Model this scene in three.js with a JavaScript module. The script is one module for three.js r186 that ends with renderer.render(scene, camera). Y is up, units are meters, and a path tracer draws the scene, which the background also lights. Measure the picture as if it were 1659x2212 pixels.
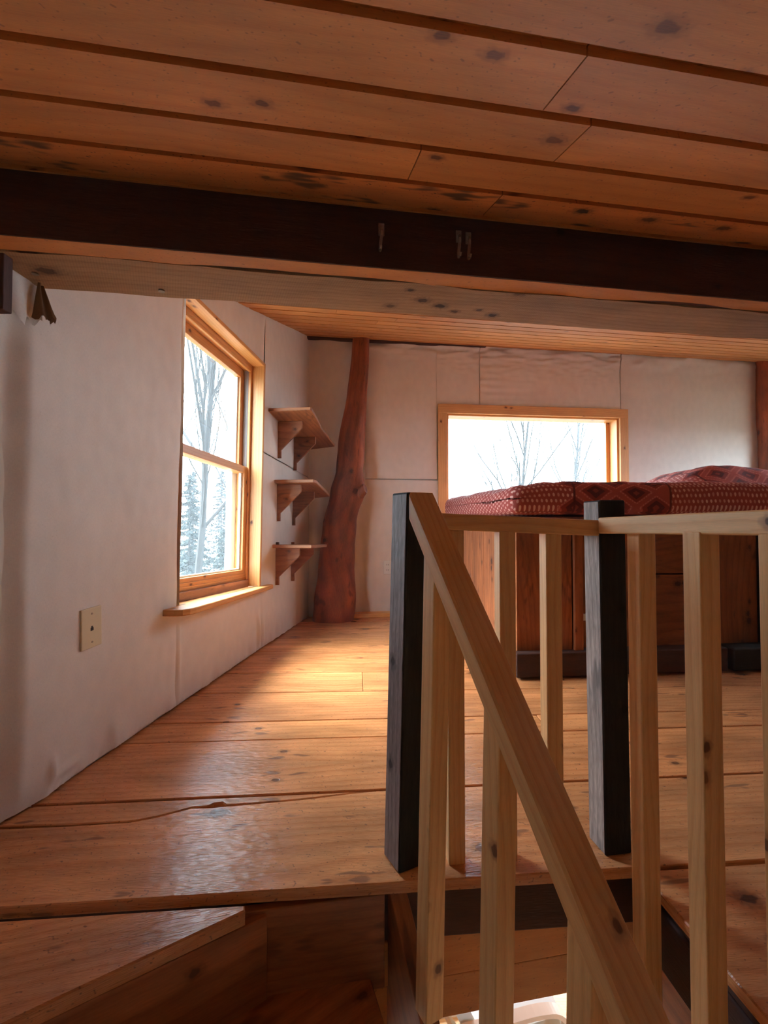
import * as THREE from 'three';
import { RoundedBoxGeometry } from 'three/addons/geometries/RoundedBoxGeometry.js';
import { mergeGeometries, mergeVertices, toCreasedNormals } from 'three/addons/utils/BufferGeometryUtils.js';
import { createNoise2D, createNoise3D } from 'simplex-noise';

// ---------------------------------------------------------------- camera, sky, exposure
const scene = new THREE.Scene();
const camera = new THREE.PerspectiveCamera(2 * Math.atan(1106 / 1000) * 180 / Math.PI, 1659 / 2212, 0.02, 400);
camera.position.set(0, 0.78, 0);
camera.rotation.set(Math.atan(0.024), 0, 0);
{ // overcast sky, three times as bright overhead as at the horizon
  const w = 64, h = 64, d = new Float32Array(w * h * 4);
  for (let y = 0; y < h; y++) for (let x = 0; x < w; x++) {
    const e = Math.max(0, Math.sin(((y + 0.5) / h - 0.5) * Math.PI)), l = (1 + 2 * e) / 3, i = (y * w + x) * 4;
    d[i] = 0.74 * l; d[i + 1] = 0.9 * l; d[i + 2] = 1.08 * l; d[i + 3] = 1;
  }
  const t = new THREE.DataTexture(d, w, h, THREE.RGBAFormat, THREE.FloatType); t.mapping = THREE.EquirectangularReflectionMapping; t.magFilter = THREE.LinearFilter; t.needsUpdate = true;
  scene.background = t; scene.backgroundIntensity = 28;
}
// the sun veiled by fog, a wide soft source on the side of the sash window
const sun = new THREE.DirectionalLight(0xfff6e6, 15);
sun.position.set(-9.2, 12, -3.0); sun.target.position.set(-0.6, 0.4, -2.4);
sun.shadow.radius = 85; sun.castShadow = true; sun.shadow.mapSize.set(2048, 2048);
Object.assign(sun.shadow.camera, { left: -8, right: 8, top: 8, bottom: -8, near: 1, far: 40 });
scene.add(sun, sun.target);
const renderer = new THREE.WebGLRenderer({ antialias: true });
renderer.toneMapping = THREE.LinearToneMapping;
renderer.toneMappingExposure = 1.4;
renderer.shadowMap.enabled = true;

// ---------------------------------------------------------------- helpers
// Plan coordinates: x to the right, z forward along the view, y up from the loft floor; three.js z is the negative of it.
const P = (x, y, z) => new THREE.Vector3(x, y, -z);
function rng(seed) { let s = seed >>> 0; return () => { s = (s + 0x6d2b79f5) | 0; let t = Math.imul(s ^ (s >>> 15), 1 | s); t = (t + Math.imul(t ^ (t >>> 7), 61 | t)) ^ t; return ((t ^ (t >>> 14)) >>> 0) / 4294967296; }; }
const R = rng(77);
const rnd = (a, b) => a + (b - a) * R();
const noise = createNoise2D(rng(5)), noise3 = createNoise3D(rng(6));
const smooth = (a, b, x) => { const t = Math.min(1, Math.max(0, (x - a) / (b - a))); return t * t * (3 - 2 * t); };
const lerp = (a, b, t) => a + (b - a) * t;

// left wall: distance s along it, height y, d into the room
const LA = [-0.985, 1.18], LU = [0.1287, 0.9917], LN = [0.9917, -0.1287];
const LW = (s, y, d = 0) => P(LA[0] + LU[0] * s + LN[0] * d, y, LA[1] + LU[1] * s + LN[1] * d);
// back wall
const BU = [0.99337, 0.11494], BN = [0.11494, -0.99337], BZ = 3.95;
const BW = (t, y, d = 0) => P(BU[0] * t + BN[0] * d, y, BZ + BU[1] * t + BN[1] * d);
// sloping ceiling: a along the boards, q up the slope
const CC = Math.cos(9 * Math.PI / 180), CS = Math.sin(9 * Math.PI / 180), SL = 0.275;
const ceilY = (x, z) => 1.6 + SL * (z * CC - x * CS - 1.185);
const CP = (a, q, up = 0) => P(a * CC - q * CS, 1.6 + SL * (q - 1.185) + up, a * CS + q * CC);

const names = new Map();
const numbered = (n) => { const k = names.get(n) ?? 0; names.set(n, k + 1); return k ? `${n}_${String(k).padStart(3, '0')}` : n; };
function mesh(name, geo, mat, parent) {
  const m = new THREE.Mesh(geo, mat); m.name = parent ? name : numbered(name);
  m.castShadow = m.receiveShadow = true; (parent ?? scene).add(m); return m;
}
function thing(name, label, category, group) {
  const g = new THREE.Group(); g.name = numbered(name); g.userData = { label, category }; if (group) g.userData.group = group; scene.add(g); return g;
}
function tag(o, label, category, group) { o.userData = { ...o.userData, label, category }; if (group) o.userData.group = group; return o; }
function structure(name, label, category = 'structure') { const g = new THREE.Group(); g.name = name; g.userData = { kind: 'structure', label, category }; scene.add(g); return g; }
// sets a group's origin at a point, keeping where its parts are
function rebase(g, p) { for (const c of g.children) c.position.sub(p); g.position.copy(p); return g; }

// uv in metres along the grain g and across it, for each face
function woodUV(geo, grain, ou = 0, ov = 0) {
  const G = geo.index ? geo.toNonIndexed() : geo, p = G.attributes.position, uv = new Float32Array(p.count * 2);
  const a = new THREE.Vector3(), b = new THREE.Vector3(), c = new THREE.Vector3(), n = new THREE.Vector3(), w = new THREE.Vector3(), g = grain.clone().normalize();
  const other = Math.abs(g.y) < 0.9 ? new THREE.Vector3(0, 1, 0) : new THREE.Vector3(1, 0, 0), o1 = new THREE.Vector3().crossVectors(g, other).normalize(), o2 = new THREE.Vector3().crossVectors(g, o1);
  for (let i = 0; i < p.count; i += 3) {
    a.fromBufferAttribute(p, i); b.fromBufferAttribute(p, i + 1); c.fromBufferAttribute(p, i + 2);
    n.crossVectors(b.clone().sub(a), c.clone().sub(a)).normalize();
    const end = Math.abs(n.dot(g)) > 0.8;
    // snap the across direction to one of the two cross axes so that neighbouring triangles agree
    const k = Math.abs(n.dot(o1)) > Math.abs(n.dot(o2)); w.copy(k ? o2 : o1);
    [a, b, c].forEach((v, j) => {
      uv[(i + j) * 2] = (end ? v.dot(o1) * 0.3 : v.dot(g)) + ou;
      uv[(i + j) * 2 + 1] = (end ? v.dot(o2) : v.dot(w) + (k ? 0.13 : 0)) + ov;
    });
  }
  G.setAttribute('uv', new THREE.BufferAttribute(uv, 2));
  return G;
}
function geoFrom(tris, flat = true) {
  const arr = new Float32Array(tris.length * 3); tris.forEach((v, i) => v.toArray(arr, i * 3));
  const g = new THREE.BufferGeometry(); g.setAttribute('position', new THREE.BufferAttribute(arr, 3));
  if (flat) g.computeVertexNormals();
  return g;
}
// a six-sided block from its four bottom and four top corners (both in the same turn)
function block(b, t) {
  const f = (p, q, r, s) => [p, q, r, p, r, s], T = [...f(b[3], b[2], b[1], b[0]), ...f(t[0], t[1], t[2], t[3])];
  for (let i = 0; i < 4; i++) { const j = (i + 1) % 4; T.push(...f(b[i], b[j], t[j], t[i])); }
  const g = geoFrom(T);
  // turn it right side out
  const c = new THREE.Vector3(); [...b, ...t].forEach((v) => c.add(v)); c.divideScalar(8);
  const n = new THREE.Vector3().crossVectors(t[1].clone().sub(t[0]), t[2].clone().sub(t[0]));
  if (n.dot(t[0].clone().sub(c)) < 0) { const p = g.attributes.position.array; for (let i = 0; i < p.length; i += 9) for (let k = 0; k < 3; k++) { const x = p[i + 3 + k]; p[i + 3 + k] = p[i + 6 + k]; p[i + 6 + k] = x; } g.computeVertexNormals(); }
  return g;
}
// a bar with eased edges from p0 to p1; `side` is the direction of its width
function bar(p0, p1, w, h, side, r = 0.003, seg = 2) {
  const d = p1.clone().sub(p0), L = d.length(); d.normalize();
  const up = new THREE.Vector3().crossVectors(d, side).normalize(), sd = new THREE.Vector3().crossVectors(up, d).normalize();
  const g = new RoundedBoxGeometry(w, h, L, seg, Math.min(r, w / 2.1, h / 2.1));
  const m = new THREE.Matrix4().makeBasis(sd, up, d).setPosition(p0.clone().add(p1).multiplyScalar(0.5));
  if (m.determinant() < 0) m.makeBasis(sd.negate(), up, d).setPosition(p0.clone().add(p1).multiplyScalar(0.5));
  g.applyMatrix4(m);
  return woodUV(g, d, rnd(0, 40), rnd(0, 9));
}
// a level board with the plan outline pts [[x, z]...], from y0 up to y1, with an eased upper edge
function slab(pts, y0, y1, grain, ease = 0.003) {
  const s = new THREE.Shape(pts.map(([x, z]) => new THREE.Vector2(x, z)));
  const g = new THREE.ExtrudeGeometry(s, { depth: y1 - y0 - 2 * ease, bevelEnabled: ease > 0, bevelThickness: ease, bevelSize: ease, bevelOffset: -ease, bevelSegments: 1, curveSegments: 6 });
  g.applyMatrix4(new THREE.Matrix4().set(1, 0, 0, 0, 0, 0, 1, y0 + ease, 0, -1, 0, 0, 0, 0, 0, 1));
  return woodUV(g, grain, rnd(0, 40), rnd(0, 9));
}
// an outline in a plane (2-D points, axes ex and ey at origin o), thick th along their normal
function plate(pts, o, ex, ey, th, grain, ease = 0.0015) {
  const s = new THREE.Shape(pts.map(([x, y]) => new THREE.Vector2(x, y))), n = new THREE.Vector3().crossVectors(ex, ey).normalize();
  const g = new THREE.ExtrudeGeometry(s, { depth: th - 2 * ease, bevelEnabled: true, bevelThickness: ease, bevelSize: ease, bevelOffset: -ease, bevelSegments: 1, curveSegments: 8 });
  g.applyMatrix4(new THREE.Matrix4().makeBasis(ex, ey, n).setPosition(o.clone().addScaledVector(n, -th / 2 + ease)));
  return woodUV(g, grain, rnd(0, 40), rnd(0, 9));
}
const box = (w, h, d, x, y, z, r = 0.002) => new RoundedBoxGeometry(w, h, d, 2, r).translate(x, y, z);

// ---------------------------------------------------------------- materials
function texture(w, h, fill, srgb = true) {
  const d = new Uint8Array(w * h * 4), o = [0, 0, 0];
  for (let y = 0; y < h; y++) for (let x = 0; x < w; x++) { fill(x / w, y / h, o); const i = (y * w + x) * 4; d[i] = o[0]; d[i + 1] = o[1]; d[i + 2] = o[2]; d[i + 3] = 255; }
  const t = new THREE.DataTexture(d, w, h); t.magFilter = THREE.LinearFilter; t.minFilter = THREE.LinearMipmapLinearFilter; t.generateMipmaps = true;
  t.wrapS = t.wrapT = THREE.MirroredRepeatWrapping; if (srgb) t.colorSpace = THREE.SRGBColorSpace; t.needsUpdate = true; return t;
}
// sawn boards: 2 m along the grain by 0.5 m across
function woodMaps(seed, o) {
  const W = o.w ?? 2048, H = o.h ?? 512, r = rng(seed), n = createNoise2D(rng(seed + 1)), n2 = createNoise2D(rng(seed + 2));
  const knots = Array.from({ length: o.knots ?? 10 }, () => ({ x: 0.08 + r() * 1.84, y: 0.045 + r() * 0.41, r: lerp(0.006, o.knotMax ?? 0.016, r() * r()), k: 0.5 + 0.5 * r() }));
  const bump = new Uint8Array(W * H * 4), c = new Float32Array(3);
  const map = texture(W, H, (u, v, out) => {
    const X = u * 2, Y = v * 0.5;
    let yy = Y + n(X * 0.7, Y * 2.5) * 0.03 + n2(X * 2.5, Y * 8) * 0.004, knot = 0, rim = 0;
    for (const k of knots) {
      const dx = (X - k.x) / 1.5, dy = Y - k.y; if (Math.abs(dx) > 0.12 || Math.abs(dy) > 0.08) continue;
      const e = Math.sqrt(dx * dx + dy * dy) * (1 + 0.22 * n2(X * 60, Y * 60)) / k.r;
      yy += Math.sign(dy || 1) * k.r * 1.1 * Math.exp(-e * e * 0.16);
      knot = Math.max(knot, k.k * (1 - smooth(0.75, 1.25, e))); rim = Math.max(rim, k.k * Math.exp(-((e - 1.3) ** 2) * 2.2));
    }
    const ph = yy * (o.rings ?? 55) + n(X * 0.35 + 9, Y * 1.3) * 2.2, f = ph - Math.floor(ph), ring = f < 0.75 ? f / 0.75 : (1 - f) / 0.25;
    const fiber = n(X * 14, Y * 620) * 0.6 + n2(X * 40, Y * 1500) * 0.4, blot = n(X * 1.1 + 50, Y * 4) * 0.6 + n2(X * 4, Y * 14) * 0.4;
    const stain = o.stain ? smooth(o.stainFrom ?? 0.45, 0.8, n2(X * 2.3 + 20, Y * 9 + 4) * 0.7 + n(X * 11, Y * 40) * 0.35) * o.stain : 0;
    const speck = o.specks ? smooth(0.78, 0.92, n(X * 55 + 3, Y * 70)) * o.specks : 0;
    let saw = 0; if (o.saw) saw = Math.max(0, Math.sin((X + Y * 0.25 + n(X * 0.7, Y) * 0.02) * 900)) * (0.5 + 0.5 * n2(X * 1.4 + 7, Y * 3)) * o.saw;
    const t = Math.min(1, Math.max(0, Math.pow(ring, 2.2) * (o.ringAmp ?? 0.6) + 0.1 * n2(X, Y * 30)));
    const li = 1 + fiber * (o.fiber ?? 0.07) + blot * (o.blotch ?? 0.12) - saw;
    for (let i = 0; i < 3; i++) {
      let x = lerp(o.light[i], o.dark[i], t) * li;
      x = lerp(x, (o.stainCol ?? [70, 55, 50])[i], Math.max(stain, speck));
      x = lerp(x, lerp(x, o.knotCol[i], 0.55), rim * 0.6); x = lerp(x, o.knotCol[i] * (1 + 0.25 * fiber), knot);
      c[i] = x;
    }
    out[0] = Math.min(255, Math.max(0, c[0])); out[1] = Math.min(255, Math.max(0, c[1])); out[2] = Math.min(255, Math.max(0, c[2]));
    const i = (Math.round(v * H) * W + Math.round(u * W)) * 4, b = Math.min(255, Math.max(0, 150 + fiber * 38 - ring * 26 * (o.ringAmp ?? 0.6) - knot * 40 - saw * 160 + n2(X * 24, Y * 45) * (o.dents ?? 8)));
    bump[i] = bump[i + 1] = bump[i + 2] = b; bump[i + 3] = 255;
  });
  const b = new THREE.DataTexture(bump, W, H); b.magFilter = THREE.LinearFilter; b.wrapS = b.wrapT = THREE.MirroredRepeatWrapping; b.needsUpdate = true;
  for (const t of [map, b]) t.repeat.set(0.5, 2);
  return { map, bumpMap: b };
}
function wood(name, maps, o = {}) {
  const m = new THREE.MeshStandardMaterial({ name, map: maps.map, roughness: o.roughness ?? 0.6, color: o.color ?? 0xffffff });
  if (o.bump) { m.bumpMap = maps.bumpMap; m.bumpScale = o.bump; }
  return m;
}
const tones = (name, maps, o, list) => list.map((c, i) => wood(`${name}_${i}`, maps, { ...o, color: new THREE.Color().setRGB(...c) }));
const pick = (list) => list[Math.floor(R() * list.length)];

const mapsCeil = woodMaps(11, { light: [206, 139, 78], dark: [188, 112, 56], knotCol: [92, 48, 26], knots: 7, knotMax: 0.012, rings: 26, ringAmp: 0.3, fiber: 0.05, blotch: 0.1, specks: 0.35, stainCol: [95, 60, 40] });
const mapsMildew = woodMaps(31, { light: [196, 128, 72], dark: [176, 102, 52], knotCol: [60, 36, 26], knots: 8, knotMax: 0.014, rings: 26, ringAmp: 0.3, fiber: 0.05, blotch: 0.12, specks: 0.6, stain: 0.75, stainFrom: 0.3, stainCol: [62, 44, 38] });
const mapsFloor = woodMaps(12, { light: [212, 148, 98], dark: [186, 114, 68], knotCol: [70, 44, 34], knots: 6, knotMax: 0.02, rings: 30, ringAmp: 0.5, fiber: 0.08, blotch: 0.16, stain: 0.45, stainFrom: 0.62, specks: 0.5, stainCol: [92, 66, 58], dents: 26 });
const mapsPine = woodMaps(13, { light: [231, 183, 125], dark: [214, 150, 92], knotCol: [92, 52, 30], knots: 12, knotMax: 0.0085, rings: 60, ringAmp: 0.55, fiber: 0.05, blotch: 0.06 });
const mapsGrey = woodMaps(14, { light: [168, 134, 100], dark: [140, 106, 76], knotCol: [60, 42, 32], knots: 14, knotMax: 0.02, rings: 34, ringAmp: 0.45, fiber: 0.1, blotch: 0.12, saw: 0.09 });
const mapsDark = woodMaps(15, { light: [74, 44, 36], dark: [58, 32, 27], knotCol: [28, 16, 14], knots: 7, rings: 24, ringAmp: 0.4, fiber: 0.12, blotch: 0.14, w: 1024, h: 256 });
const mapsBlack = woodMaps(16, { light: [72, 67, 66], dark: [50, 46, 46], knotCol: [22, 19, 19], knots: 6, rings: 60, ringAmp: 0.6, fiber: 0.22, blotch: 0.2, stain: 0.5, stainCol: [30, 28, 29], w: 1024, h: 256 });
const mapsBrown = woodMaps(17, { light: [158, 103, 66], dark: [126, 76, 46], knotCol: [58, 32, 22], knots: 12, knotMax: 0.024, rings: 30, ringAmp: 0.55, fiber: 0.09, blotch: 0.18, stain: 0.4, stainCol: [70, 45, 32], w: 1024, h: 256 });
const mapsLog = woodMaps(18, { light: [150, 80, 46], dark: [116, 54, 30], knotCol: [58, 26, 18], knots: 9, knotMax: 0.03, rings: 16, ringAmp: 0.5, fiber: 0.18, blotch: 0.3, stain: 0.5, stainCol: [74, 36, 24], specks: 0.3, w: 1024, h: 512 });

const M = {
  ceil: tones('ceiling_pine', mapsCeil, { roughness: 0.62 }, [[1, 1, 1], [0.9, 0.88, 0.85], [1.03, 1, 0.95], [0.95, 0.9, 0.88]]),
  floor: tones('worn_floor_pine', mapsFloor, { roughness: 0.27, bump: 0.0035 }, [[1, 1, 1], [0.94, 0.9, 0.9], [1.08, 1.04, 0.98], [1, 0.95, 0.92]]),
  pine: tones('new_pine', mapsPine, { roughness: 0.55, bump: 0 }, [[1, 1, 1], [0.95, 0.9, 0.84], [0.97, 0.95, 0.92]]),
  trim: wood('trim_pine', mapsPine, { roughness: 0.45, bump: 0, color: new THREE.Color().setRGB(0.92, 0.78, 0.6) }),
  sash: wood('sash_pine', mapsPine, { roughness: 0.45, bump: 0, color: new THREE.Color().setRGB(0.78, 0.6, 0.42) }),
  grey: wood('greyed_timber', mapsGrey, { roughness: 0.8, bump: 0.003 }),
  mildew: wood('mildewed_pine', mapsMildew, { roughness: 0.7 }),
  orange: wood('orange_edge', mapsCeil, { roughness: 0.65, bump: 0.002 }),
  dark: wood('dark_stained_timber', mapsDark, { roughness: 0.75, bump: 0.002 }),
  black: wood('black_stained_post', mapsBlack, { roughness: 0.85, bump: 0.002, color: new THREE.Color().setRGB(0.3, 0.28, 0.28) }),
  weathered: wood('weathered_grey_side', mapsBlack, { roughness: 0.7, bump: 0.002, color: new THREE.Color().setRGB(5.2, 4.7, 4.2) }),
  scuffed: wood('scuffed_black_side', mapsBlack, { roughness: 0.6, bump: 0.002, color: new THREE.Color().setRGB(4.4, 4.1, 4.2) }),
  brown: tones('shelf_wood', mapsBrown, { roughness: 0.6, bump: 0 }, [[1, 1, 1], [0.85, 0.82, 0.8]]),
  bed: tones('bed_boards', mapsBrown, { roughness: 0.88, bump: 0 }, [[1.05, 0.85, 0.7], [0.85, 0.7, 0.6], [0.75, 0.64, 0.56]]),  // one wood; the darker tones paint in shade away from the window
  log: wood('barkless_log', mapsLog, { roughness: 0.55, bump: 0.004 }),
  stair: tones('stair_wood', mapsBrown, { roughness: 0.5, bump: 0 }, [[1.15, 0.98, 0.85], [1.05, 0.9, 0.8]]),
};
mapsLog.map.repeat.set(0.5, 1.2); mapsLog.bumpMap.repeat.set(0.5, 1.2);

const canvasMap = texture(1024, 1024, (u, v, o) => {
  const x = u * 0.6, y = v * 0.6, n1 = noise(x * 3, y * 3), n2 = noise(x * 14 + 5, y * 9), weave = 0.5 * noise(x * 900, y * 60) + 0.5 * noise(x * 60, y * 900 + 40);
  const fleck = smooth(0.8, 0.92, noise(x * 120 + 9, y * 210)) * 0.35 * (0.5 + 0.5 * noise(x * 9, y * 9 + 70));
  const l = 1 + 0.01 * n1 + 0.012 * n2 + 0.04 * weave;
  o[0] = Math.min(255, lerp(226 * l, 140, fleck)); o[1] = Math.min(255, lerp(215 * l, 122, fleck)); o[2] = Math.min(255, lerp(205 * l, 108, fleck));
});
canvasMap.repeat.set(1 / 0.6, 1 / 0.6);
M.canvas = new THREE.MeshStandardMaterial({ name: 'unbleached_canvas', map: canvasMap, roughness: 0.95 });
M.plaster = new THREE.MeshStandardMaterial({ name: 'off_white_board', color: 0xd9d2c6, roughness: 0.9 });
M.cream = new THREE.MeshStandardMaterial({ name: 'cream_plastic', color: 0xd9c9a6, roughness: 0.4 });
M.white = new THREE.MeshStandardMaterial({ name: 'white_plastic', color: 0xe4e0d8, roughness: 0.4 });
M.hole = new THREE.MeshStandardMaterial({ name: 'dark_slot', color: 0x2a2420, roughness: 0.7 });
M.metal = new THREE.MeshStandardMaterial({ name: 'screw_metal', color: 0x9a8f80, roughness: 0.4, metalness: 0.8 });
M.glass = new THREE.MeshPhysicalMaterial({ name: 'window_glass', color: 0xf4fbf9, transmission: 1, thickness: 0, roughness: 0.02, ior: 1.5 });
M.clear = new THREE.MeshPhysicalMaterial({ name: 'clear_plastic', color: 0xffffff, transmission: 0.9, thickness: 0.004, roughness: 0.12, ior: 1.49 });
M.vinyl = new THREE.MeshStandardMaterial({ name: 'pale_outer_frame', color: 0xdfe6e2, roughness: 0.5 });

// ---------------------------------------------------------------- room shell
// a wall as blocks between its openings; its top follows the roof
function wallBody(at, s0, s1, y0, holes, d0, d1, top = (p) => ceilY(p.x, -p.z) + 0.06) {
  const S = [...new Set([s0, s1, ...holes.flatMap((h) => [h[0], h[1]])])].sort((a, b) => a - b), out = [];
  for (let i = 0; i + 1 < S.length; i++) {
    const a = S[i], b = S[i + 1], own = holes.filter((h) => h[0] < b - 1e-6 && h[1] > a + 1e-6).sort((p, q) => p[2] - q[2]);
    let y = y0; const cuts = [];
    for (const h of own) { cuts.push([y, h[2]]); y = h[3]; }
    cuts.push([y, null]);
    for (const [lo, hi] of cuts) {
      const ring = (yy) => [[a, d0], [b, d0], [b, d1], [a, d1]].map(([s, d]) => { const p = at(s, 0, d); p.y = yy ?? top(p); return p; });
      out.push(block(ring(lo), ring(hi)));
    }
  }
  return mergeGeometries(out);
}
const LOW = -2.2;
const wallLeft = structure('wall_left', 'canvas covered side wall with a tall sash window', 'wall');
const uvMetres = (g) => woodUV(g, new THREE.Vector3(0, 1, 0));
mesh('wall_body', uvMetres(wallBody(LW, -3.1, 3.1, LOW - 0.3, [[0.79, 1.76, 0.36, 1.84]], -0.02, -0.15)), M.plaster, wallLeft);
const wallBack = structure('wall_back', 'canvas covered end wall with a wide picture window', 'wall');
mesh('wall_body', uvMetres(wallBody(BW, -0.75, 3.95, LOW - 0.3, [[0.545, 2.15, 0.86, 1.735], [0.2, 2.6, -1.95, -0.55]], -0.02, -0.15)), M.plaster, wallBack);
const RWp = (s, y, d) => P(3.75 - d, y, s);
const wallRight = structure('wall_right', 'side wall out of view with windows', 'wall');
mesh('wall_body', uvMetres(wallBody(RWp, -1.95, 4.6, LOW - 0.3, [[2.55, 4.05, 0.95, 1.65], [0.2, 1.9, -1.9, -0.6]], 0, -0.18)), M.plaster, wallRight);
const FWp = (s, y, d) => P(s, y, -1.75 + d);
const wallFront = structure('wall_front', 'eave wall out of view with windows', 'wall');
mesh('wall_body', uvMetres(wallBody(FWp, -1.6, 3.95, LOW - 0.3, [], 0, -0.18)), M.plaster, wallFront);
// panes of the windows that only their light tells of
function plainWindow(name, at, s0, s1, y0, y1) {
  const w = structure(name, 'plain window letting in daylight', 'window'), b = 0.05;
  const ux = at(1, 0, 0).sub(at(0, 0, 0)), uy = new THREE.Vector3(0, 1, 0);
  for (const [a, c] of [[[s0, y0 + b / 2], [s1, y0 + b / 2]], [[s0, y1 - b / 2], [s1, y1 - b / 2]]]) mesh('frame_rail', bar(at(a[0], a[1], -0.08), at(c[0], c[1], -0.08), b, 0.06, uy), M.trim, w);
  for (const s of [s0 + b / 2, s1 - b / 2]) mesh('frame_stile', bar(at(s, y0, -0.08), at(s, y1, -0.08), b, 0.06, ux), M.trim, w);
  mesh('pane', geoFrom([at(s0, y0, -0.08), at(s1, y0, -0.08), at(s1, y1, -0.08), at(s0, y0, -0.08), at(s1, y1, -0.08), at(s0, y1, -0.08)]), M.glass, w);
}
plainWindow('window_3', BW, 0.2, 2.6, -1.95, -0.55);
plainWindow('window_5', RWp, 2.55, 4.05, 0.95, 1.65);  // unseen; placed to light the left wall and spare the bed front
plainWindow('window_4', RWp, 0.2, 1.9, -1.9, -0.6);

// ceiling boards: a flat face and a recessed lap that makes the dark channel
const ceiling = structure('ceiling', 'sloping ceiling of knotty pine boards with wide channels', 'ceiling');
// where the roof ends over the side wall, a little outside its face
const eave = (q, d = -0.18) => (d + LA[0] * LN[0] + LA[1] * LN[1] - q * (CC * LN[1] - CS * LN[0])) / (CC * LN[0] + CS * LN[1]);
const rake = (a, q) => CP(a, q, 0.03), rakeTop = (a, q) => CP(a, q, 0.16);
mesh('roof_deck', uvMetres(block([rake(eave(-2.1), -2.1), rake(4.3, -2.6), rake(4.6, 4.0), rake(eave(4.17), 4.17)], [rakeTop(eave(-2.1), -2.1), rakeTop(4.3, -2.6), rakeTop(4.6, 4.0), rakeTop(eave(4.17), 4.17)])), M.plaster, ceiling);
{
  const grain = new THREE.Vector3(CC, 0, -CS), up = new THREE.Vector3(SL * CS, 1, SL * CC).normalize();
  const joints = { 3: [0.38], 4: [0.481], 5: [0.212], 6: [0.444], 2: [-0.3, 2.1], 7: [1.2] };
  for (let k = -13; k < 27; k++) {
    const q0 = 0.56 + 0.1455 * (k - 3), q1 = q0 + 0.1455, lap = 0.02;
    const ends = [eave(q0, -0.14), ...(joints[k] ?? [rnd(0.1, 0.6), rnd(1.6, 2.8)]), 4.3];
    for (let j = 0; j + 1 < ends.length; j++) {
      const a0 = ends[j] + 0.0012, a1 = ends[j + 1] - 0.0012;
      const prof = [[q0 + lap, 0], [q1, 0], [q1, 0.03], [q0, 0.03], [q0, 0.014], [q0 + lap, 0.014]];
      const tris = [], at = (a, i) => CP(a, prof[i][0], prof[i][1]);
      for (let i = 0; i < 6; i++) { const n = (i + 1) % 6; tris.push(at(a0, i), at(a1, n), at(a1, i), at(a0, i), at(a0, n), at(a1, n)); }
      for (const a of [a0, a1]) tris.push(at(a, 0), at(a, 1), at(a, 2), at(a, 0), at(a, 2), at(a, 5), at(a, 5), at(a, 2), at(a, 3), at(a, 5), at(a, 3), at(a, 4));
      mesh('ceiling_board', woodUV(geoFrom(tris), grain, rnd(0, 40), rnd(0, 9)), k === 6 ? M.mildew : pick(M.ceil), ceiling);
    }
  }
}

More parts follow.
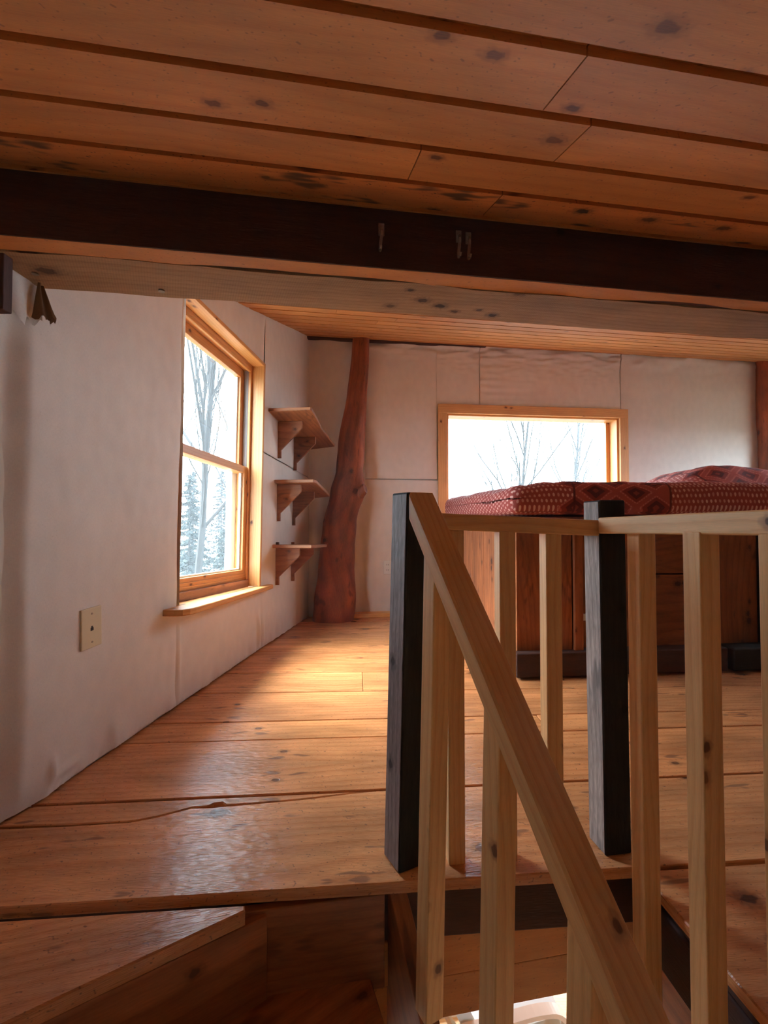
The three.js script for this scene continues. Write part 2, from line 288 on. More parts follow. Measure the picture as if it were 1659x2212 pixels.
// floor boards: the joints as lines z = c + m x
const FLOOR = structure('floor', 'wide worn pine boards of the loft floor', 'floor');
const J = [[1.016, 0.081], [1.376, 0.078], [1.716, 0.064], [1.871, 0.056], [2.175, 0.038], [2.451, 0.03], [2.858, 0.026], [3.166, 0.03], [3.47, 0.05], [3.72, 0.09], [4.05, 0.115]];
const lineZ = (j, x) => j[0] + j[1] * x;
const leftX = (z) => LA[0] + (z - LA[1]) * LU[0] / LU[1] - 0.01;
{
  const gx = (m) => new THREE.Vector3(1, 0, -m);
  const gap = [0.006, 0.005, 0.003, 0.003, 0.003, 0.003, 0.003, 0.002, 0.002, 0.002, 0.002];
  const butts = { 0: [2.3], 1: [1.45], 2: [0.62, 2.9], 3: [2.2], 4: [-0.105, 2.6], 5: [1.7], 6: [0.9], 7: [2.0], 8: [], 9: [] };
  for (let i = 0; i + 1 < J.length; i++) {
    const cuts = [null, ...butts[i], 3.74];
    for (let c = 0; c + 1 < cuts.length; c++) {
      const lo = J[i], hi = J[i + 1], g0 = gap[i], g1 = gap[i + 1];
      const xa = (z) => cuts[c] === null ? leftX(z) : cuts[c] + 0.001 + (i === 4 ? (z - 2.3) * -0.06 : 0), xb = cuts[c + 1] - 0.001;
      const zl = lineZ(lo, cuts[c] ?? -0.95), zh = lineZ(hi, cuts[c] ?? -0.9), xbl = xb + (i === 4 && xb < 0 ? 0.008 : 0), xbh = xb - (i === 4 && xb < 0 ? 0.008 : 0);
      if (i === 0 && c === 0) {   // the board with the long split through a knot hole
        const split = [[-1.02, 1.204], [-0.985, 1.207], [-0.82, 1.216], [-0.66, 1.231], [-0.6, 1.252], [-0.528, 1.29], [-0.47, 1.294], [-0.45, 1.299], [-0.36, 1.309], [-0.25, 1.325], [-0.17, 1.341], [-0.1, 1.356], [-0.02, lineZ(hi, -0.02) - 0.006]];
        const w = (k) => [0.006, 0.007, 0.005, 0.0032, 0.003, 0.0034, 0.005, 0.006, 0.0034, 0.0028, 0.0024, 0.0016, 0][k];
        const knot = [[-0.486, 1.299], [-0.474, 1.312], [-0.452, 1.316], [-0.438, 1.304]];
        const near = split.map(([x, z], k) => [x, z - w(k)]), far = split.map(([x, z], k) => [x, z + w(k)]);
        far.splice(6, 2, ...knot);
        mesh('floor_plank', slab([[-1.02, lineZ(lo, -1.02) + g0], [xb, lineZ(lo, xb) + g0], [xb, lineZ(hi, xb) - g1], ...near.reverse()], -0.026, 0, gx(0.08), 0.0025), M.floor[0], FLOOR);
        mesh('floor_plank', slab([...far, [-0.03, lineZ(hi, -0.03) - g1], [leftX(1.3), lineZ(hi, leftX(1.3)) - g1]], -0.026, -0.001, gx(0.08), 0.0025), M.floor[0], FLOOR);
        continue;
      }
      mesh('floor_plank', slab([[xa(zl), zl + g0 + (cuts[c] === null ? lo[1] * (xa(zl) + 0.95) : 0)], [xbl, lineZ(lo, xb) + g0], [xbh, lineZ(hi, xb) - g1], [xa(zh), zh - g1]], -0.026, rnd(-0.0015, 0.0005), gx(lo[1]), 0.0025), M.floor[(i * 3 + c) % 4], FLOOR);
    }
  }
  // beside the stair opening, back towards the eave
  const edge = (z) => 0.583 + 0.081 * (1.018 - z);
  let z1 = [1.016, 0.081];
  [0.36, 0.3, 0.34, 0.31, 0.33, 0.36, 0.4, 0.36].forEach((w, k) => {
    const z0 = [z1[0] - w, z1[1]], a = edge(lineZ(z1, 0.6)), b = edge(lineZ(z0, 0.6));
    mesh('floor_plank', slab([[b, lineZ(z0, b) + 0.002], [3.74, lineZ(z0, 3.74) + 0.002], [3.74, lineZ(z1, 3.74) - 0.004], [a, lineZ(z1, a) - 0.004]], -0.026, rnd(-0.002, 0), gx(0.08), 0.0025), M.floor[k % 4], FLOOR);
    z1 = z0;
  });
  // joists and rims that carry the boards
  const deck = (pts, y0, y1) => slab(pts, y0, y1, gx(0.08), 0.004);
  mesh('subfloor', deck([[-1.2, 0.985], [0.6, 1.12], [0.72, -1.7], [3.74, -1.7], [3.74, 4.35], [-0.6, 3.9]], -0.055, -0.028), M.dark, FLOOR);
  mesh('rim_beam', bar(P(-1.1, -0.108, 1.01), P(0.62, -0.108, 1.15), 0.05, 0.125, new THREE.Vector3(0, 0, 1), 0.006), M.dark, FLOOR);
  for (const [y, h, dz] of [[-0.222, 0.1, 0], [-0.322, 0.096, 0.004]]) mesh('rim_board', bar(P(-0.3, y, 1.035 + dz), P(0.75, y, 1.225 + dz), 0.03, h, new THREE.Vector3(0, 0, 1), 0.004), M.ceil[1], FLOOR);
  mesh('rim_beam', bar(P(-0.4, -0.41, 1.3), P(0.55, -0.41, 1.44), 0.12, 0.07, new THREE.Vector3(0, 0, 1), 0.02), M.grey, FLOOR);
  mesh('rim_board', bar(P(0.62, -0.13, 1.1), P(0.8, -0.13, -1.7), 0.04, 0.13, new THREE.Vector3(1, 0, 0), 0.006), M.dark, FLOOR);
  mesh('rim_board', bar(P(0.635, -0.27, 1.15), P(0.815, -0.27, -1.7), 0.04, 0.14, new THREE.Vector3(1, 0, 0), 0.006), M.stair[0], FLOOR);
  mesh('loft_underside', deck([[-1.1, 1.3], [0.7, 1.4], [0.85, -1.7], [3.74, -1.7], [3.74, 4.35], [-0.6, 3.95]], -0.3, -0.28), M.ceil[1], FLOOR);
}
// lower storey floor
const lower = structure('floor_lower', 'pale boards of the floor below', 'floor');
for (let k = 0; k < 30; k++) mesh('floor_plank', slab([[-1.6, -1.75 + k * 0.21], [3.74, -1.75 + k * 0.21], [3.74, -1.543 + k * 0.21], [-1.6, -1.543 + k * 0.21]], LOW - 0.03, LOW, new THREE.Vector3(1, 0, 0), 0.002), M.pine[k % 3], lower);
mesh('slab', uvMetres(block([P(-2, LOW - 0.3, -2), P(4, LOW - 0.3, -2), P(4, LOW - 0.3, 4.8), P(-2, LOW - 0.3, 4.8)], [P(-2, LOW - 0.035, -2), P(4, LOW - 0.035, -2), P(4, LOW - 0.035, 4.8), P(-2, LOW - 0.035, 4.8)])), M.plaster, lower);

// ---------------------------------------------------------------- canvas on the walls
// a sheet between four corners [s, y] (lower left, lower right, upper right, upper left); edges tucked back against the wall
function sheet(at, c, o = {}) {
  const nu = o.nu ?? 40, nv = o.nv ?? 40, pos = [], uv = [], idx = [], seed = o.seed ?? rnd(0, 99);
  for (let j = 0; j <= nv; j++) for (let i = 0; i <= nu; i++) {
    const u = i / nu, v = j / nv;
    let s = lerp(lerp(c[0][0], c[1][0], u), lerp(c[3][0], c[2][0], u), v), y = lerp(lerp(c[0][1], c[1][1], u), lerp(c[3][1], c[2][1], u), v);
    const w = Math.abs(c[1][0] - c[0][0]), h = Math.abs(c[3][1] - c[0][1]);
    const e = Math.min(u * w, (1 - u) * w, v * h, (1 - v) * h);
    let d = (o.puff ?? 0.006) * (1 - Math.exp(-e / 0.03)) + (o.wave ?? 0.004) * noise(s * 2.2 + seed, y * 1.3) + 0.0015 * noise(s * 9 + seed, y * 6);
    if (o.extra) d += o.extra(s, y, u, v);
    if (o.ragged) y += o.ragged(s, v);
    const p = at(s, y, d); pos.push(p.x, p.y, p.z); uv.push(s, y);
    if (i < nu && j < nv) { const k = j * (nu + 1) + i; idx.push(k, k + 1, k + nu + 2, k, k + nu + 2, k + nu + 1); }
  }
  const g = new THREE.BufferGeometry(); g.setAttribute('position', new THREE.Float32BufferAttribute(pos, 3)); g.setAttribute('uv', new THREE.Float32BufferAttribute(uv, 2)); g.setIndex(idx); g.computeVertexNormals(); return g;
}
{
  // the hem along the floor bunches and lifts a little
  const hem = (s, y) => y < 0.2 ? smooth(0.16, 0.0, y) * (0.004 + 0.006 * noise(s * 7, 3)) + smooth(0.05, 0, y) * 0.006 * Math.abs(noise(s * 24, 8)) : 0;
  const pucker = (cs, cy, a, ws, wh) => (s, y) => a * Math.exp(-(((s - cs) / ws) ** 2) - ((y - cy) / wh) ** 2);
  const sag = (s, y) => (s < 0.2 ? -0.03 * smooth(0.085, 0.02, s) * smooth(1.45, 1.2, y) : 0);
  const pk = [pucker(0.17, 0.075, 0.012, 0.012, 0.03), pucker(0.23, 0.05, 0.01, 0.05, 0.012), pucker(0.42, 0.07, 0.008, 0.02, 0.03)];
  const ex = (s, y) => hem(s, y) + sag(s, y) + pk.reduce((t, f) => t + f(s, y), 0);
  mesh('canvas_panel', sheet(LW, [[-0.5, 0.0], [0.795, 0.012], [0.83, 1.95], [-0.5, 1.6]], { nu: 130, nv: 150, extra: ex, puff: 0.008 }), M.canvas, wallLeft);
  mesh('canvas_panel', sheet(LW, [[0.785, 0.012], [1.722, 0.012], [1.715, 0.4], [0.785, 0.425]], { nu: 90, nv: 50, extra: (s, y) => hem(s, y) + pucker(1.665, 0.11, 0.02, 0.014, 0.09)(s, y) + pucker(0.815, 0.2, 0.008, 0.012, 0.15)(s, y) }), M.canvas, wallLeft);
  mesh('canvas_panel', sheet(LW, [[0.83, 1.83], [1.735, 1.765], [1.775, 2.3], [0.83, 1.95]], { nu: 50, nv: 30 }), M.canvas, wallLeft);
  mesh('canvas_panel', sheet(LW, [[1.735, 1.232], [2.84, 1.155], [2.84, 2.45], [1.765, 2.2]], { nu: 50, nv: 50 }), M.canvas, wallLeft);
  mesh('canvas_panel', sheet(LW, [[1.716, 0.012], [2.84, 0.0], [2.84, 1.15], [1.728, 1.226]], { nu: 70, nv: 80, extra: (s, y) => hem(s, y) + pucker(1.74, 0.1, 0.018, 0.012, 0.08)(s, y) }), M.canvas, wallLeft);
  // canvas turned into the window opening on its near side
  mesh('canvas_return', sheet((s, y, d) => LW(0.832 + d * 0.5 + (y - 1.1) * 0.022, y, s), [[-0.1, 0.43], [0.004, 0.43], [0.004, 1.86], [-0.1, 1.86]], { nu: 8, nv: 40, puff: 0, wave: 0.006 }), M.canvas, wallLeft);
  // behind the opening edges the sheets would show the bare wall: strip along the window's far side
  mesh('canvas_panel', sheet(LW, [[1.68, 0.38], [1.725, 0.38], [1.74, 1.77], [1.72, 1.8]], { nu: 4, nv: 30, puff: 0.001, wave: 0.001 }), M.canvas, wallLeft);
  // torn piece hanging over the end of the beam
  const flap = (s, y, d) => LW(s, y, d);
  mesh('stud', bar(LW(-0.047, 1.3, 0.05), LW(-0.047, 1.47, 0.05), 0.03, 0.03, new THREE.Vector3(1, 0, 0)), M.dark, wallLeft);
  mesh('torn_canvas', sheet(flap, [[-0.12, 1.30], [0.1, 1.335], [0.1, 1.43], [-0.12, 1.475]], { nu: 40, nv: 26, puff: 0, wave: 0, extra: (s, y, u, v) => 0.012 + 0.022 * Math.sin(u * Math.PI) * (1 - 0.7 * v) + 0.012 * Math.sin(s * 70) * (1 - v), ragged: (s, v) => (1 - v) ** 2 * (0.012 * noise(s * 60, 1) + 0.02 * noise(s * 14, 5)) }), M.canvas, wallLeft);
  mesh('torn_canvas', sheet(flap, [[0.055, 1.333], [0.118, 1.34], [0.095, 1.43], [0.075, 1.44]], { nu: 20, nv: 16, puff: 0, wave: 0, extra: (s, y, u, v) => 0.03 + 0.035 * (1 - v) * Math.sin(u * Math.PI) + 0.006 * Math.sin(u * 12), ragged: (s, v) => (1 - v) ** 3 * 0.012 * noise(s * 80, 6) }), new THREE.MeshStandardMaterial({ name: 'water_stained_canvas', color: 0x8a6a4c, roughness: 0.95, map: canvasMap }), wallLeft);
}
{
  const top = (x0, x1) => { const f = (t) => ceilY(BU[0] * t, BZ + BU[1] * t) + 0.01; return [f(x0), f(x1)]; };
  // bunched folds below the roof
  const folds = (s, y) => { const h = ceilY(BU[0] * s, BZ + BU[1] * s) - y; return 0.03 * smooth(0.17, 0.0, h) * (0.5 + 0.7 * noise(s * 3, h * 16)) + 0.008 * smooth(0.35, 0.05, h) * noise(s * 6, h * 30); };
  const tt = (a, b, y0, y1) => { const [p, q] = top(a, b); return [[a, y0], [b, y1 ?? y0], [b, q], [a, p]]; };
  mesh('canvas_panel', sheet(BW, [[-0.72, 0], [-0.16, 0], [-0.16, 2.36], [-0.72, 2.38]], { nu: 50, nv: 60, puff: 0.004, extra: (s, y) => folds(s, y) + 0.01 * Math.sin(s * 40) * smooth(1.6, 0.6, y) }), M.canvas, wallBack);
  mesh('canvas_panel', sheet(BW, tt(0.462, 0.845, 1.79), { nu: 30, nv: 40, puff: 0.003, extra: folds }), M.canvas, wallBack);
  mesh('canvas_panel', sheet(BW, tt(-0.16, 0.462, 1.16), { nu: 70, nv: 70, extra: (s, y) => folds(s, y) + 0.012 * Math.exp(-(((s + 0.05 + (y - 1.3) * 0.2) / 0.07) ** 2)) }), M.canvas, wallBack);
  mesh('canvas_panel', sheet(BW, [[-0.16, 0.0], [0.47, 0.0], [0.47, 1.148], [-0.16, 1.154]], { nu: 40, nv: 60, extra: (s, y) => 0.012 * Math.exp(-(((s + 0.1) / 0.05) ** 2)) }), M.canvas, wallBack);
  mesh('canvas_panel', sheet(BW, tt(0.85, 2.17, 1.79), { nu: 110, nv: 40, extra: (s, y) => folds(s, y) + 0.006 * noise(s * 2, y * 18) * smooth(0.5, 0, Math.abs(s - 0.95)) + 0.006 * noise(s * 1.5, y * 22) * smooth(1.95, 1.8, y) }), M.canvas, wallBack);
  mesh('canvas_panel', sheet(BW, tt(2.176, 3.95, 0.0), { nu: 90, nv: 80, extra: folds }), M.canvas, wallBack);
}
// sill board along the foot of the end wall
{
  const b = structure('baseboard_back', 'low pale board along the foot of the end wall', 'baseboard');
  mesh('board', bar(BW(-0.28, 0.018, 0.06), BW(1.0, 0.018, 0.06), 0.1, 0.034, new THREE.Vector3(0, 0, 1), 0.004), M.trim, b);
}
// head timber where roof and end wall meet
{
  const b = structure('trim_1', 'rough dark timber between end wall and ceiling', 'trim');
  mesh('timber', bar(BW(-0.7, 2.345, 0.03), BW(0.9, 2.345, 0.02), 0.05, 0.05, new THREE.Vector3(0, 0, 1), 0.012), M.dark, b);
}

// ---------------------------------------------------------------- sash window in the side wall
{
  const w = structure('window_1', 'tall double hung sash window with golden wood jambs and rounded sill', 'window');
  const th = -2.2 * Math.PI / 180, C = Math.cos(th), S = Math.sin(th);
  const W = (a, b, d) => LW(1.27 + a * C - b * S, 1.1 + a * S + b * C, d);
  const ux = W(1, 0, 0).sub(W(0, 0, 0)), uy = W(0, 1, 0).sub(W(0, 0, 0)), un = new THREE.Vector3(LN[0], 0, -LN[1]);
  const vert = (name, a0, a1, b0, b1, d0, d1, m, par = w) => mesh(name, bar(W((a0 + a1) / 2, b0, (d0 + d1) / 2), W((a0 + a1) / 2, b1, (d0 + d1) / 2), a1 - a0, d1 - d0, ux), m, par);
  const hor = (name, a0, a1, b0, b1, d0, d1, m, par = w) => mesh(name, bar(W(a0, (b0 + b1) / 2, (d0 + d1) / 2), W(a1, (b0 + b1) / 2, (d0 + d1) / 2), b1 - b0, d1 - d0, uy), m, par);
  vert('jamb', 0.42, 0.443, -0.69, 0.7, -0.06, 0.014, M.trim); vert('jamb', -0.452, -0.43, -0.69, 0.7, -0.06, -0.01, M.trim);
  hor('head_jamb', -0.452, 0.443, 0.68, 0.702, -0.06, 0.014, M.trim);
  vert('window_frame', 0.412, 0.45, -0.69, 0.7, -0.148, -0.062, M.sash); vert('window_frame', -0.452, -0.415, -0.69, 0.7, -0.148, -0.062, M.sash);
  hor('window_frame', -0.412, 0.412, 0.655, 0.7, -0.148, -0.062, M.sash); hor('window_frame', -0.412, 0.412, -0.72, -0.655, -0.148, -0.062, M.sash);
  vert('stop', 0.398, 0.414, -0.65, 0.655, -0.078, -0.062, M.sash); hor('stop', -0.41, 0.398, 0.638, 0.656, -0.078, -0.062, M.sash);
  const liner = new THREE.MeshStandardMaterial({ name: 'grey_track', color: 0x8d8684, roughness: 0.6 });
  vert('jamb_liner', 0.405, 0.4125, 0.04, 0.65, -0.11, -0.08, liner);
  hor('sill_riser', -0.415, 0.415, -0.695, -0.648, -0.075, -0.055, M.brown[0]);
  // outer sash above, inner sash below, outer cladding pale
  const sash = (name, b0, b1, d, top, bottom) => {
    const g = new THREE.Group(); g.name = name; w.add(g);
    vert('stile', 0.362, 0.41, b0, b1, d - 0.02, d + 0.014, M.sash, g); vert('stile', -0.41, -0.362, b0, b1, d - 0.02, d + 0.014, M.sash, g);
    hor('rail', -0.362, 0.362, b1 - top, b1, d - 0.02, d + 0.014, M.sash, g); hor('rail', -0.362, 0.362, b0, b0 + bottom, d - 0.02, d + 0.014, M.sash, g);
    const q = [W(-0.37, b0 + 0.01, d - 0.01), W(0.37, b0 + 0.01, d - 0.01), W(0.37, b1 - 0.01, d - 0.01), W(-0.37, b1 - 0.01, d - 0.01)];
    mesh('pane', geoFrom([q[0], q[1], q[2], q[0], q[2], q[3]]), M.glass, g);
    vert('glazing_bead', 0.35, 0.363, b0 + bottom, b1 - top, d - 0.018, d - 0.002, M.vinyl, g); hor('glazing_bead', -0.36, 0.35, b0 + bottom, b0 + bottom + 0.01, d - 0.018, d - 0.002, M.vinyl, g);
    return g;
  };
  sash('upper_sash', 0.0, 0.65, -0.125, 0.055, 0.04);
  const lowerSash = sash('lower_sash', -0.652, 0.04, -0.087, 0.042, 0.065);
  for (const b of [-0.612, -0.63]) hor('rail_bead', -0.405, 0.405, b - 0.003, b + 0.003, -0.074, -0.069, M.sash, lowerSash);
  vert('outer_casing', 0.355, 0.47, -0.7, 0.72, -0.185, -0.15, M.vinyl); vert('outer_casing', -0.47, -0.39, -0.7, 0.72, -0.185, -0.15, M.vinyl);
  hor('outer_casing', -0.46, 0.45, 0.665, 0.76, -0.185, -0.15, M.vinyl); hor('outer_sill', -0.5, 0.5, -0.76, -0.715, -0.2, -0.15, M.vinyl);
  // rounded sill board
  const o = W(0, -0.703, 0);
  mesh('sill_board', plate([[-0.4, -0.07], [0.41, -0.07], [0.41, 0.0], [0.575, 0.0], [0.585, 0.03], [0.56, 0.047], [-0.46, 0.1], [-0.5, 0.097], [-0.53, 0.082], [-0.548, 0.055], [-0.552, 0.0], [-0.4, 0.0]], o, ux, un, 0.026, ux, 0.003), M.trim, w);
}

// ---------------------------------------------------------------- picture window in the end wall
{
  const w = structure('window_2', 'wide picture window framed with flat knotty pine boards', 'window');
  const uy = new THREE.Vector3(0, 1, 0), ux = BW(1, 0).sub(BW(0, 0));
  mesh('casing', bar(BW(0.468, 1.773, 0.018), BW(2.228, 1.773, 0.018), 0.08, 0.024, uy), M.pine[1], w);
  mesh('casing', bar(BW(0.508, 0.74, 0.018), BW(0.508, 1.733, 0.018), 0.08, 0.024, ux), M.pine[1], w);
  mesh('casing', bar(BW(2.188, 0.74, 0.018), BW(2.188, 1.733, 0.018), 0.08, 0.024, ux), M.pine[1], w);
  mesh('casing', bar(BW(0.548, 0.8, 0.018), BW(2.148, 0.8, 0.018), 0.12, 0.024, uy), M.pine[1], w);
  mesh('jamb', bar(BW(2.14, 0.86, -0.07), BW(2.14, 1.733, -0.07), 0.02, 0.15, ux), M.trim, w);
  mesh('jamb', bar(BW(0.555, 0.86, -0.07), BW(0.555, 1.733, -0.07), 0.02, 0.15, ux), M.trim, w);
  mesh('head_jamb', bar(BW(0.55, 1.727, -0.07), BW(2.148, 1.727, -0.07), 0.02, 0.15, uy), M.trim, w);
  mesh('pane_stop', bar(BW(2.112, 0.86, -0.12), BW(2.112, 1.72, -0.12), 0.036, 0.03, ux), M.sash, w);
  const q = [BW(0.55, 0.86, -0.12), BW(2.14, 0.86, -0.12), BW(2.14, 1.73, -0.12), BW(0.55, 1.73, -0.12)];
  mesh('pane', geoFrom([q[0], q[1], q[2], q[0], q[2], q[3]]), M.glass, w);
}

// ---------------------------------------------------------------- cross beam under the ceiling
{
  const g = thing('ceiling_beam', 'thick timber beam across the loft, dark in front with greyed underside', 'beam');
  const B = (a, q, y) => P(a * CC - q * CS, y, a * CS + q * CC), N = 90, a0 = -0.835, a1 = 4.2;
  const gr = new THREE.Vector3(CC, 0, -CS);
  // timber behind, and the plank on its front whose lower edge wavers
  const rough = (name, q0f, q1f, y0, y1f, m, lip) => {
    const T = [], pt = (i, k) => { const a = lerp(a0, a1, i / N); const q = k === 0 || k === 3 ? q0f(a) : q1f(a); return B(a, q, k < 2 ? y0(a) : y1f(q)); };
    for (let i = 0; i < N; i++) for (let k = 0; k < 4; k++) { const l = (k + 1) % 4; T.push(pt(i, k), pt(i + 1, l), pt(i + 1, k), pt(i, k), pt(i, l), pt(i + 1, l)); }
    for (const i of [0, N]) T.push(pt(i, 0), pt(i, 1), pt(i, 2), pt(i, 0), pt(i, 2), pt(i, 3));
    const geo = geoFrom(T); woodUV(geo, gr, rnd(0, 9), rnd(0, 4)); mesh(name, geo, m, g);
  };
  const wave = (a) => 0.012 * noise(a * 0.9, 31) + 0.006 * noise(a * 3.3, 12);
  const topY = (q) => 1.6 + SL * (q - 1.185) + 0.012;
  rough('timber', (a) => 1.236 + 0.004 * noise(a * 5, 2), (a) => 1.42 + 0.006 * noise(a * 1.7, 9), (a) => 1.44 + 0.003 * noise(a * 3, 4), topY, M.grey);
  rough('edge_plank', (a) => 1.176 + 0.002 * noise(a * 4, 1), (a) => 1.232 + wave(a) * 1.2, (a) => 1.442, () => 1.47, M.orange);
  rough('facing_board', (a) => 1.171 + 0.002 * noise(a * 2, 1), () => 1.23, () => 1.4425, topY, M.dark);
  for (const [a, q] of [[-0.72, 1.335], [-0.42, 1.38]]) { const s = new THREE.CylinderGeometry(0.008, 0.009, 0.004, 16); const p = B(a, q, 1.438); s.translate(p.x, p.y, p.z); mesh('screw', s, M.metal, g); }
}
// clear hooks stuck on the beam
{
  const up = new THREE.Vector3(0, 1, 0), out = new THREE.Vector3(CS, 0, CC), al = new THREE.Vector3(CC, 0, -CS);
  const hooks = [[0.178, 1.53, 'single clear plastic hook by itself on the dark beam face'], [0.386, 1.532, 'clear plastic hook on the beam, paired close beside another'], [0.413, 1.53, 'clear plastic hook on the beam, paired close beside another']];
  hooks.forEach(([a, y, label], i) => {
    const o = P(a * CC - 1.17 * CS, y, a * CS + 1.17 * CC), g = thing('adhesive_hook', label, 'hook', i ? 'pair of clear hooks on the beam' : undefined);
    const back = new RoundedBoxGeometry(0.016, 0.034, 0.003, 2, 0.0014); back.applyMatrix4(new THREE.Matrix4().makeBasis(al, up, out).setPosition(o.clone().addScaledVector(out, 0.002).addScaledVector(up, 0.01)));
    mesh('backing', back, M.clear, g);
    const pts = [[0.012, 0.004], [0.004, 0.012], [-0.02, 0.017], [-0.045, 0.019], [-0.058, 0.024], [-0.06, 0.032], [-0.052, 0.037]].map(([h, d]) => o.clone().addScaledVector(up, h).addScaledVector(out, d).addScaledVector(al, -0.12 * (h < 0 ? -h : 0)));
    mesh('prong', new THREE.TubeGeometry(new THREE.CatmullRomCurve3(pts), 24, 0.0042, 8), M.clear, g);
  });
}

// ---------------------------------------------------------------- tree trunk posts
function logPost(name, label, ctr, o) {
  const g = thing(name, label, 'post'), nv = 90, nu = 56, pos = [], uv = [], idx = [];
  for (let j = 0; j <= nv; j++) for (let i = 0; i <= nu; i++) {
    const v = j / nv, u = i / nu, th = u * Math.PI * 2, [x, y, z, rx, rz] = ctr(v);
    let r = 1 + 0.06 * noise3(Math.cos(th) * 1.3, Math.sin(th) * 1.3, y * 1.6 + (o.seed ?? 0)) + 0.025 * noise3(Math.cos(th) * 3, Math.sin(th) * 3, y * 5);
    for (const [ty, tt, amp, wy, wt] of o.lumps ?? []) { let dt = th - tt; dt = Math.atan2(Math.sin(dt), Math.cos(dt)); r += amp * Math.exp(-(((y - ty) / wy) ** 2) - (dt / wt) ** 2); }
    const p = P(x + Math.cos(th) * rx * r, y, z - Math.sin(th) * rz * r); pos.push(p.x, p.y, p.z); uv.push(y, u * 0.9);
    if (i < nu && j < nv) { const k = j * (nu + 1) + i; idx.push(k, k + 1, k + nu + 2, k, k + nu + 2, k + nu + 1); }
  }
  const geo = new THREE.BufferGeometry(); geo.setAttribute('position', new THREE.Float32BufferAttribute(pos, 3)); geo.setAttribute('uv', new THREE.Float32BufferAttribute(uv, 2)); geo.setIndex(idx); geo.computeVertexNormals();
  mesh('trunk', geo, M.log, g); return g;
}
const prof = (list) => (v) => { const y = v * list[list.length - 1][0]; let i = 1; while (i < list.length - 1 && list[i][0] < y) i++; const a = list[i - 1], b = list[i], t = (y - a[0]) / (b[0] - a[0]), e = t * t * (3 - 2 * t) * 0.5 + t * 0.5; return [lerp(a[1], b[1], e), y, lerp(a[3], b[3], e), lerp(a[2], b[2], e)]; };
{
  // height, centre x, half width, centre z
  const p = prof([[0, -0.415, 0.165, 3.8], [0.12, -0.4, 0.168, 3.8], [0.42, -0.385, 0.142, 3.81], [0.79, -0.355, 0.135, 3.82], [1.03, -0.3, 0.132, 3.83], [1.2, -0.272, 0.115, 3.83], [1.42, -0.268, 0.108, 3.84], [1.85, -0.222, 0.08, 3.85], [2.15, -0.195, 0.072, 3.86], [2.3, -0.19, 0.07, 3.86]]);
  const g = logPost('tree_trunk_post', 'peeled reddish brown tree trunk post leaning in the wall corner', (v) => { const [x, y, z, r] = p(v); return [x, y, z - 0.06, r, r * 0.7]; }, { seed: 3, lumps: [[1.03, 0.5, 0.22, 0.1, 0.5], [0.16, 1.9, -0.14, 0.14, 0.5], [0.16, 2.4, 0.1, 0.2, 0.4], [1.2, 0.1, -0.15, 0.07, 0.5]] });
  // knot with a healed rim on the trunk's side
const k = new THREE.CylinderGeometry(0.03, 0.05, 0.07, 18, 4).rotateZ(-1.15).rotateY(-0.5); const c = P(-0.175, 1.04, 3.72); k.scale(0.9, 1.35, 0.9).translate(c.x, c.y, c.z);
  mesh('knot', woodUV(k, new THREE.Vector3(0, 1, 0)), M.log, g);
}
logPost('tree_trunk_post', 'dark tree trunk post at the end wall beyond the bed', (v) => [3.62, v * 2.5, 4.28, 0.13, 0.11], { seed: 8 });

// ---------------------------------------------------------------- shelves
{
  const un = new THREE.Vector3(LN[0], 0, -LN[1]), us = new THREE.Vector3(LU[0], 0, -LU[1]);
  const shelves = [
    { y: 1.522, dy: -0.11, s: 1.805, out: [[0, 0.285], [0.02, 0.292], [0.3, 0.27], [0.34, 0.262], [0.78, 0.26]], label: 'top corner shelf with stained underside, on two brackets by the trunk', b: [[1.995, 0.0], [2.33, 0.0]], up: 0 },
    { y: 1.07, dy: -0.075, s: 1.925, out: [[0, 0.27], [0.02, 0.282], [0.05, 0.284], [0.62, 0.23]], label: 'middle corner shelf with clipped corner, on two brackets by the trunk', b: [[1.985, 0], [2.3, 0]], up: 0, end: 0.74 },
    { y: 0.638, dy: -0.03, s: 1.89, out: [[0, 0.27], [0.02, 0.28], [0.05, 0.286], [0.6, 0.22]], label: 'lowest corner shelf, its bracket tops poking through above the board', b: [[1.965, 0.02], [2.285, 0.02]], up: 0.02, end: 0.72 },
  ];
  for (const h of shelves) {
    const g = thing('corner_shelf', h.label, 'shelf', undefined), tilt = h.dy / 0.8;
    const ex = us.clone().setY(tilt).normalize(), o = LW(h.s, h.y - 0.011, 0);
    mesh('shelf_board', plate([[0, 0.004], ...h.out, [h.end ?? 0.86, 0.004]], o, ex, un, 0.022, ex, 0.003), M.brown[0], g);
    for (const [s, up] of h.b) {
      const oy = h.y + tilt * (s - h.s) - 0.022, bo = LW(s, oy, 0.004), uy = new THREE.Vector3(0, 1, 0);
      mesh('bracket', plate([[0, 0], [0.168, 0], [0.168, -0.052], [0.022, -0.195], [0.022, -0.25], [0, -0.25]], bo, un, uy, 0.019, un, 0.002), M.brown[1], g);
      if (up) mesh('bracket_top', plate([[0, 0.022], [0.02, 0.022], [0.02, 0.038], [0, 0.038]], bo, un, uy, 0.019, un, 0.002), M.brown[1], g);
    }
    rebase(g, LW(h.s + 0.4, h.y, 0.1));
  }
}

